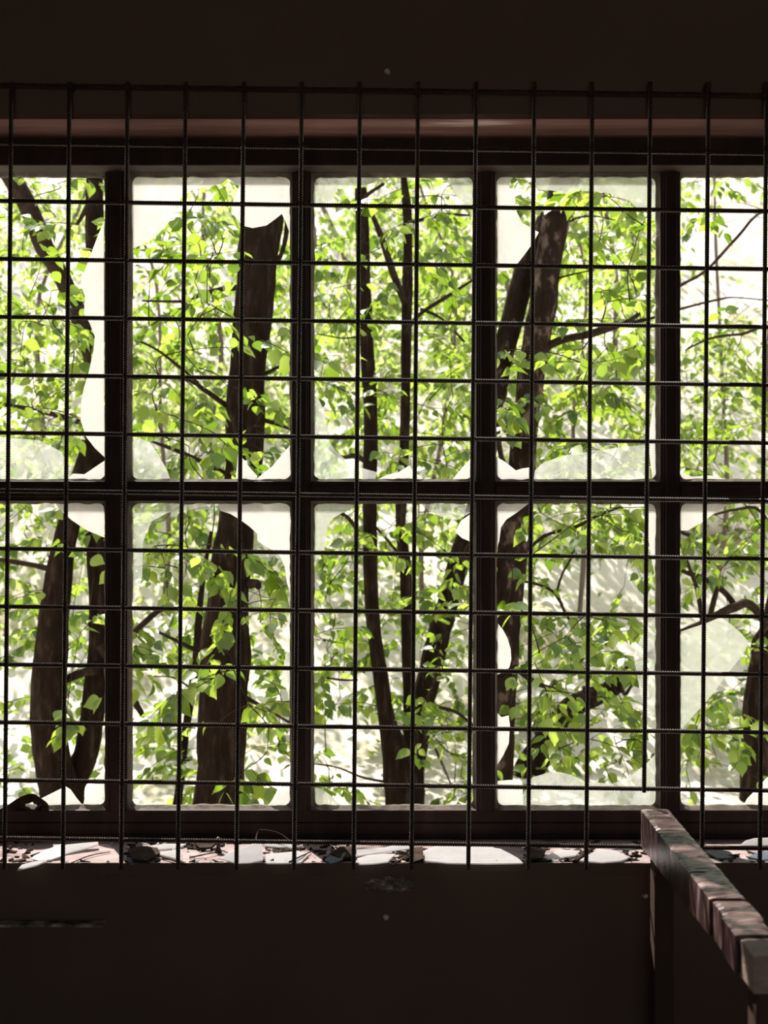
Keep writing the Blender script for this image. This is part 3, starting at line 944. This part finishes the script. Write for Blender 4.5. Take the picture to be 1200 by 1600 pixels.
# trees near the window: stems as pixel polylines (x, y, width) at depth Y
TREES = [
 dict(name='forked_tree', Y=6.4, label='dark tree forking in a V, behind the leftmost pane', stems=[
   [(100,1275,74),(92,1235,64),(76,1150,56),(79,1040,52),(90,920,44),(101,850,36),(120,770,32),(142,690,28)],
   [(98,1320,54),(106,1255,48),(118,1215,42),(138,1165,38),(150,1080,36),(157,950,34),(152,860,34),(151,720,36),(151,500,32),(149,380,28),(148,250,26),(150,60,18)]],
   branches=[[(150,590,26),(128,510,28),(105,450,28),(70,388,30),(38,312,30),(8,262,27),(-40,180,22)],
    [(150,672,9),(125,660,9),(60,642,8),(-20,628,6)],[(92,893,9),(58,884,9),(-10,872,6)],
    [(152,1043,16),(126,1050,14),(100,1062,12)],[(158,1022,12),(203,992,11),(246,956,9),(272,944,5)],
    [(158,1010,14),(200,1080,13),(212,1100,11),(224,1116,8)],[(149,300,12),(140,320,10),(120,350,6)]]),
 dict(name='thick_tree', Y=6.0, label='thickest dark tree trunk, behind the second pane from the left', stems=[
   [(342,1330,92),(344,1240,78),(348,1120,75),(353,1000,74),(358,900,66),(368,820,58),(380,745,58),(384,640,60),(388,560,58),(398,460,64),(407,380,62),(411,330,62),(415,230,58),(420,100,50)]],
   branches=[[(358,742,8),(318,722,8),(280,706,7),(232,688,4)],[(355,634,9),(322,612,8),(285,594,5),(205,590,3)],
    [(385,448,11),(345,452,8),(312,460,6),(290,470,5),(222,471,3)],[(312,600,4),(272,566,5),(240,545,4),(204,528,3)],
    [(318,1022,8),(290,1008,7),(250,990,5)],[(378,1088,9),(415,1108,6),(452,1130,4)],[(408,655,7),(432,662,6),(470,676,4)],
    [(415,585,6),(436,572,5),(470,555,3)],[(420,420,9),(438,400,8),(448,360,8),(452,300,8)],[(385,915,16),(402,912,14),(404,918,9)]]),
 dict(name='slim_tree', Y=6.6, label='slim bent sapling stem just left of the thickest trunk', stems=[
   [(274,1275,14),(280,1230,14),(288,1160,13),(298,1090,13),(306,1030,12),(311,960,11),(318,900,8),(330,830,5)]], branches=[[(300,1075,4),(270,1060,3),(240,1056,2)]]),
 dict(name='twin_tree', Y=7.0, label='tree of three stems spreading from one base, behind the middle pane', stems=[
   [(632,1275,62),(629,1235,56),(616,1170,42),(606,1130,28),(594,1050,24),(584,980,23),(578,880,22),(578,780,23),(579,650,21),(573,530,22),(568,420,21),(565,330,21),(563,295,20)],
   [(640,1330,40),(642,1260,34),(644,1190,26),(641,1120,22),(636,1000,19),(634,900,19),(627,830,18),(627,780,17),(632,690,16),(634,600,16),(635,500,16),(637,400,15),(636,330,14),(630,270,10)],
   [(634,1330,50),(640,1235,44),(648,1160,40),(664,1080,38),(684,1000,36),(706,920,34),(722,860,32),(744,790,28),(757,650,24),(758,420,20),(764,250,16)]],
   branches=[[(566,312,9),(580,300,7),(600,288,5)],[(632,475,10),(614,425,11),(596,372,10),(580,335,7)],[(637,350,6),(690,336,6),(735,336,3)],
    [(634,520,5),(655,490,6),(700,462,6),(742,438,4)],[(655,482,5),(690,500,4),(726,534,4)],[(572,520,4),(540,528,3),(495,522,2)],
    [(576,722,9),(556,712,9),(536,714,6),(515,700,5)],[(577,862,5),(560,830,6),(540,806,6),(514,800,3)],[(626,870,5),(605,845,4),(584,820,4)],
    [(625,1225,5),(570,1216,4),(530,1202,3),(490,1194,2)],[(672,1102,6),(705,1110,6),(728,1124,5),(748,1142,4)],[(682,1170,4),(694,1200,4),(704,1226,3)],
    [(722,880,9),(735,850,9),(760,830,6)],[(560,1062,3),(530,1060,4),(490,1056,3)]]),
 dict(name='leaning_tree', bark='mottled_bark', Y=6.2, label='mottled trunk leaning right, behind the fourth pane from the left', stems=[
   [(764,1330,60),(772,1230,54),(782,1110,48),(789,1000,48),(797,900,50),(806,820,46),(814,740,44),(824,640,42),(836,540,42),(850,460,44),(862,380,44),(876,320,46),(888,250,44),(905,120,36)],
   [(799,890,30),(786,810,32),(766,745,33),(758,690,34),(778,590,36),(798,510,36),(816,440,36),(838,380,36),(864,330,34)]],
   branches=[[(842,545,13),(880,530,12),(922,522,13),(965,508,12),(984,500,8),(1028,466,5),(1080,438,3)],[(975,506,7),(1000,500,6),(1030,493,4)],
    [(868,370,5),(892,345,4),(925,338,3),(960,346,2)],[(860,440,4),(890,430,3),(930,422,2)],[(866,325,12),(890,315,9),(908,300,6),(930,296,4)],
    [(792,1030,9),(815,1052,9),(845,1072,8),(885,1078,4)],[(803,905,4),(838,912,5),(868,928,5),(884,958,5),(902,990,4)],[(868,928,4),(878,895,4),(892,870,4),(904,832,2)],
    [(810,872,4),(850,838,6),(900,822,6),(935,806,5),(970,792,3)],[(820,700,6),(796,680,5),(780,660,4)],[(806,745,10),(785,715,9),(775,650,8)]]),
 dict(name='leaning_log', Y=7.6, label='broken dark trunk slanting to the right above the timber rail', stems=[
   [(770,1300,60),(800,1245,54),(822,1212,48),(850,1165,42),(882,1122,40),(905,1098,34),(945,1082,30),(975,1058,28),(1010,1032,20),(1050,1000,14)]],
   branches=[[(968,1062,8),(975,1085,7),(985,1075,5),(994,1060,3)],[(905,1100,16),(918,1088,14),(912,1075,7)],[(848,1160,18),(840,1130,12),(848,1105,6)]]),
 dict(name='branching_tree', Y=7.2, label='tree with spreading crooked boughs, behind the right end pane', stems=[
   [(1178,1290,50),(1180,1200,46),(1184,1090,42),(1204,990,38),(1228,900,34),(1262,780,30),(1280,560,24),(1290,300,18)]],
   branches=[[(1205,985,16),(1172,945,15),(1148,950,14),(1122,960,12),(1098,972,10),(1062,988,8)],[(1190,1050,12),(1178,1010,12),(1200,975,10),(1230,955,9)],
    [(1150,950,11),(1128,922,10),(1096,905,9),(1072,896,7),(1050,880,5)],[(1108,968,9),(1116,935,9),(1120,915,7)],[(1098,970,8),(1092,925,8),(1078,890,6),(1064,850,5)],
    [(1096,905,7),(1106,870,8),(1086,842,7),(1062,830,6)],[(1228,880,9),(1190,800,6),(1150,796,5),(1110,806,3)],
    [(1268,700,6),(1220,520,5),(1160,522,5),(1110,530,4),(1072,545,2)],[(1284,360,5),(1200,328,4),(1150,372,5),(1100,425,5),(1050,452,4)],[(1284,480,4),(1160,466,2),(1120,470,4),(1050,486,4)]]),
]


def make_tree(T, rng, anchors, far=False):
    Y0 = T['Y']
    s0 = T['stems'][0][0]
    p0 = at(s0[0], s0[1], Y0)
    base = Vector((p0.x, p0.y, ground_z(p0.x, p0.y) - 0.02))
    root = empty(T['name'], base)
    tag(root, T['label'], 'tree', T.get('group'))
    nodes = []                                             # points to which twigs may attach
    for si, st in enumerate(T['stems']):
        L = smooth_line([(x, y, w_, 0.12 * si * (i > 1)) for i, (x, y, w_) in enumerate(st)], 5)
        pts, rad = [], []
        for (x, y, w_, dy) in L:
            Y = Y0 + dy
            pts.append(at(x, y, Y)); rad.append(w_ * Y / F / 2)
        if si == 0:
            pts = [Vector((pts[0].x, pts[0].y, min(base.z - 0.1, pts[0].z - 0.05)))] + pts
            rad = [rad[0] * 1.12] + rad
        b = MB(); b.tube(pts, rad, 14, 0.16)
        b.build('trunk' if si == 0 else 'stem', M['far_bark'] if far else M[T.get('bark', 'bark')], root, True)
        nodes += [p for p in pts[2::3]]
    for br in T.get('branches', []):
        dy0, dy1 = 0.0, rng.uniform(-0.5, 0.3)
        n = len(br)
        L = smooth_line([(x + rng.gauss(0, 1), y + rng.gauss(0, 1), w_, dy1 * i / n) for i, (x, y, w_) in enumerate(br)], 4)
        pts = [at(x, y, Y0 + dy) for (x, y, w_, dy) in L]
        b = MB(); b.tube(pts, [max(1.2, w_) * (Y0 + dy) / F / 2 for (x, y, w_, dy) in L], 8, 0.18)
        b.build('branch', M['bark_dark'], root, True)
        nodes += pts[2::2]
    leaves, twigs = [], []
    todo = []
    for (x, y, Y, ln, nl, sz) in anchors:
        todo.append([at(x, y, Y), ln, nl, sz])
    while todo:
        best = None
        N = np.array([tuple(p) for p in nodes])
        A = np.array([tuple(t[0]) for t in todo])
        D = ((A[:, None, :] - N[None]) ** 2).sum(-1)
        k = int(D.min(1).argmin()); j = int(D[k].argmin())
        tgt, ln, nl, sz = todo.pop(k)
        src = nodes[j]
        d = tgt - src
        d.z *= 0.4
        d = d.normalized() if d.length > 1e-3 else Vector((rng.choice((-1, 1)), 0, 0))
        d = (d + Vector((rng.gauss(0, 0.35), rng.gauss(0, 0.35), 0.05))).normalized()
        start = tgt - d * ln * 0.45 + Vector((0, 0, 0.02))
        mid = (src + start) / 2 + Vector((rng.gauss(0, 0.02), rng.gauss(0, 0.02), 0.05 * (start - src).length))
        L = smooth_line([tuple(src), tuple(mid), tuple(start)], 4)
        twigs.append(([Vector(p) for p in L], 0.0030 if not far else 0.0035))
        nodes += [mid, start, tgt]
        spray(start, d, ln, nl, sz, rng, twigs, leaves)
    if twigs:
        b = MB()
        for (pts, r) in twigs:
            n = len(pts)
            b.tube(pts, [r * (1 - 0.6 * i / n) for i in range(n)], 4, 0, False)
        o = b.build('twigs', M['far_bark' if far else 'bark_dark'], root); o['kind'] = 'stuff'
    if leaves:
        if far:
            me = leaves_mesh(leaves, 'foliage', M['far_foliage'], LEAF_LOW, base)
            link('foliage', me, root)['kind'] = 'stuff'
        else:
            def show(m):
                p = m[0].translation
                px, py = CX + p.x * F / p.y, CY - p.z * F / p.y
                inn = -10 < px < 1210 and 265 < py < 1270 and any(c0 < px < c1 for c0, c1 in COLS)
                return (1 if inn else 0.01) * m[0].to_scale().x / p.y
            leaves.sort(key=show, reverse=True)
            for (m, k) in leaves[:300]:
                o = link('leaf', leaf_me[k], root)
                o.matrix_basis = Matrix.Translation(-base) @ m
            rest = leaves[300:]
            if rest:
                link('foliage', leaves_mesh(rest, 'foliage', M['foliage'], LEAF, base), root)['kind'] = 'stuff'
    return root


rng = random.Random(5)
assign = {t['name']: [] for t in TREES}
zone = [('forked_tree', -200, 190), ('thick_tree', 190, 470), ('twin_tree', 470, 758), ('leaning_tree', 758, 1050), ('branching_tree', 1050, 1400)]
for (x, y) in near_pts:
    for (nm, a, c) in zone:
        if a <= x < c:
            t = next(q for q in TREES if q['name'] == nm)
            break
    jx, jy = x + rng.gauss(0, 8), y + rng.gauss(0, 4)
    on_stem = False
    for q in TREES:
        for st in q['stems']:
            for (a, c) in zip(st, st[1:]):
                if min(a[1], c[1]) <= jy <= max(a[1], c[1]):
                    k = (jy - a[1]) / (c[1] - a[1])
                    on_stem |= abs(jx - a[0] - k * (c[0] - a[0])) < a[2] * 0.5 + 22
    front = rng.random() < (0.28 if on_stem else 0.62)
    Y = t['Y'] + (-1 if front else 1) * rng.uniform(0.15, 1.3)
    assign[t['name']].append((jx, jy, Y, rng.uniform(0.20, 0.33), rng.randint(5, 8), rng.uniform(0.060, 0.086)))
for t in TREES:
    make_tree(t, random.Random(hash(t['Y']) % 1000 + len(t['name'])), assign[t['name']])

# trees farther up the slope: thin stems and a loose mass of small leaves
EMPTY = [(1060, 290, 1215, 510, .95), (820, 860, 1000, 960, .8), (205, 960, 310, 1230, .75), (490, 1110, 600, 1220, .8), (203, 285, 275, 385, 1.0),
         (0, 1010, 55, 1230, .7), (490, 290, 560, 360, .8), (830, 1100, 1030, 1240, .6), (455, 380, 560, 430, .3), (1000, 860, 1060, 1200, .5), (560, 900, 720, 1000, .4), (0, 300, 160, 450, .35), (1120, 960, 1200, 1050, .6)]


def is_empty(x, y, r):
    return any(a <= x <= c and b_ <= y <= d and r.random() < p for (a, b_, c, d, p) in EMPTY)


FAR = [(-40, 9.0), (70, 11.0), (190, 13.0), (255, 9.6), (330, 12.0), (470, 10.2), (545, 14.0), (660, 9.4), (715, 12.6), (770, 10.8), (905, 9.2), (960, 13.2), (1040, 11.4), (1120, 9.8), (1200, 12.2)]
WHERE = ['far left edge', 'leftmost pane', 'first mullion', 'left half of the second pane', 'thickest trunk', 'second mullion', 'left part of the middle pane',
         'right part of the middle pane', 'third mullion', 'mottled leaning trunk', 'middle of the fourth pane', 'right part of the fourth pane', 'fourth mullion', 'right end pane', 'right edge of the picture']
for i, ((px, Y), wh) in enumerate(zip(FAR, WHERE)):
    r = random.Random(100 + i)
    x0 = (px - CX) * Y / F
    by = CY - ground_z(x0, Y) * F / Y
    T = dict(name='slope_tree', Y=Y, label='slender leafy tree up the slope, seen beyond the ' + wh, group='slender trees up the slope',
             stems=[[(px, by + 5, 9), (px + r.gauss(0, 8), by - 130, 8), (px + r.gauss(0, 25), by - 300, 6), (px + r.gauss(0, 35), by - 520, 5), (px + r.gauss(0, 40), by - 700, 4), (px + r.gauss(0, 50), by - 950, 3)]], branches=[])
    an = []
    for k in range(58):
        x, y = px + r.gauss(0, 75), r.uniform(270, min(1240, by))
        if is_empty(x, y, r): continue
        an.append((x, y, Y + r.uniform(-0.8, 0.8), r.uniform(0.35, 0.6), r.randint(6, 9), r.uniform(0.066, 0.095)))
    make_tree(T, r, an, True)

# low green undergrowth scattered on the slope
r = random.Random(77)
L = []
for k in range(850):
    Y = r.uniform(7.5, 20)
    px = r.uniform(-60, 1260)
    x = (px - CX) * Y / F
    z = ground_z(x, Y)
    py = CY - z * F / Y
    if is_empty(px, py, r): continue
    for q in range(r.randint(6, 12)):
        p = Vector((x + r.gauss(0, 0.16), Y + r.gauss(0, 0.16), 0))
        p.z = ground_z(p.x, p.y) + r.uniform(0.02, 0.22)
        a = r.uniform(0, 2 * math.pi)
        L.append((leaf_matrix(p, Vector((math.cos(a), math.sin(a), r.uniform(-0.5, 0.6))), r.uniform(0.06, 0.11), r), r.randrange(2)))
o = link('undergrowth', leaves_mesh(L, 'undergrowth', M['far_foliage'], LEAF_LOW, (0, 0, 0)), ground)
tag(o, 'low pale green undergrowth scattered over the slope', kind='stuff')
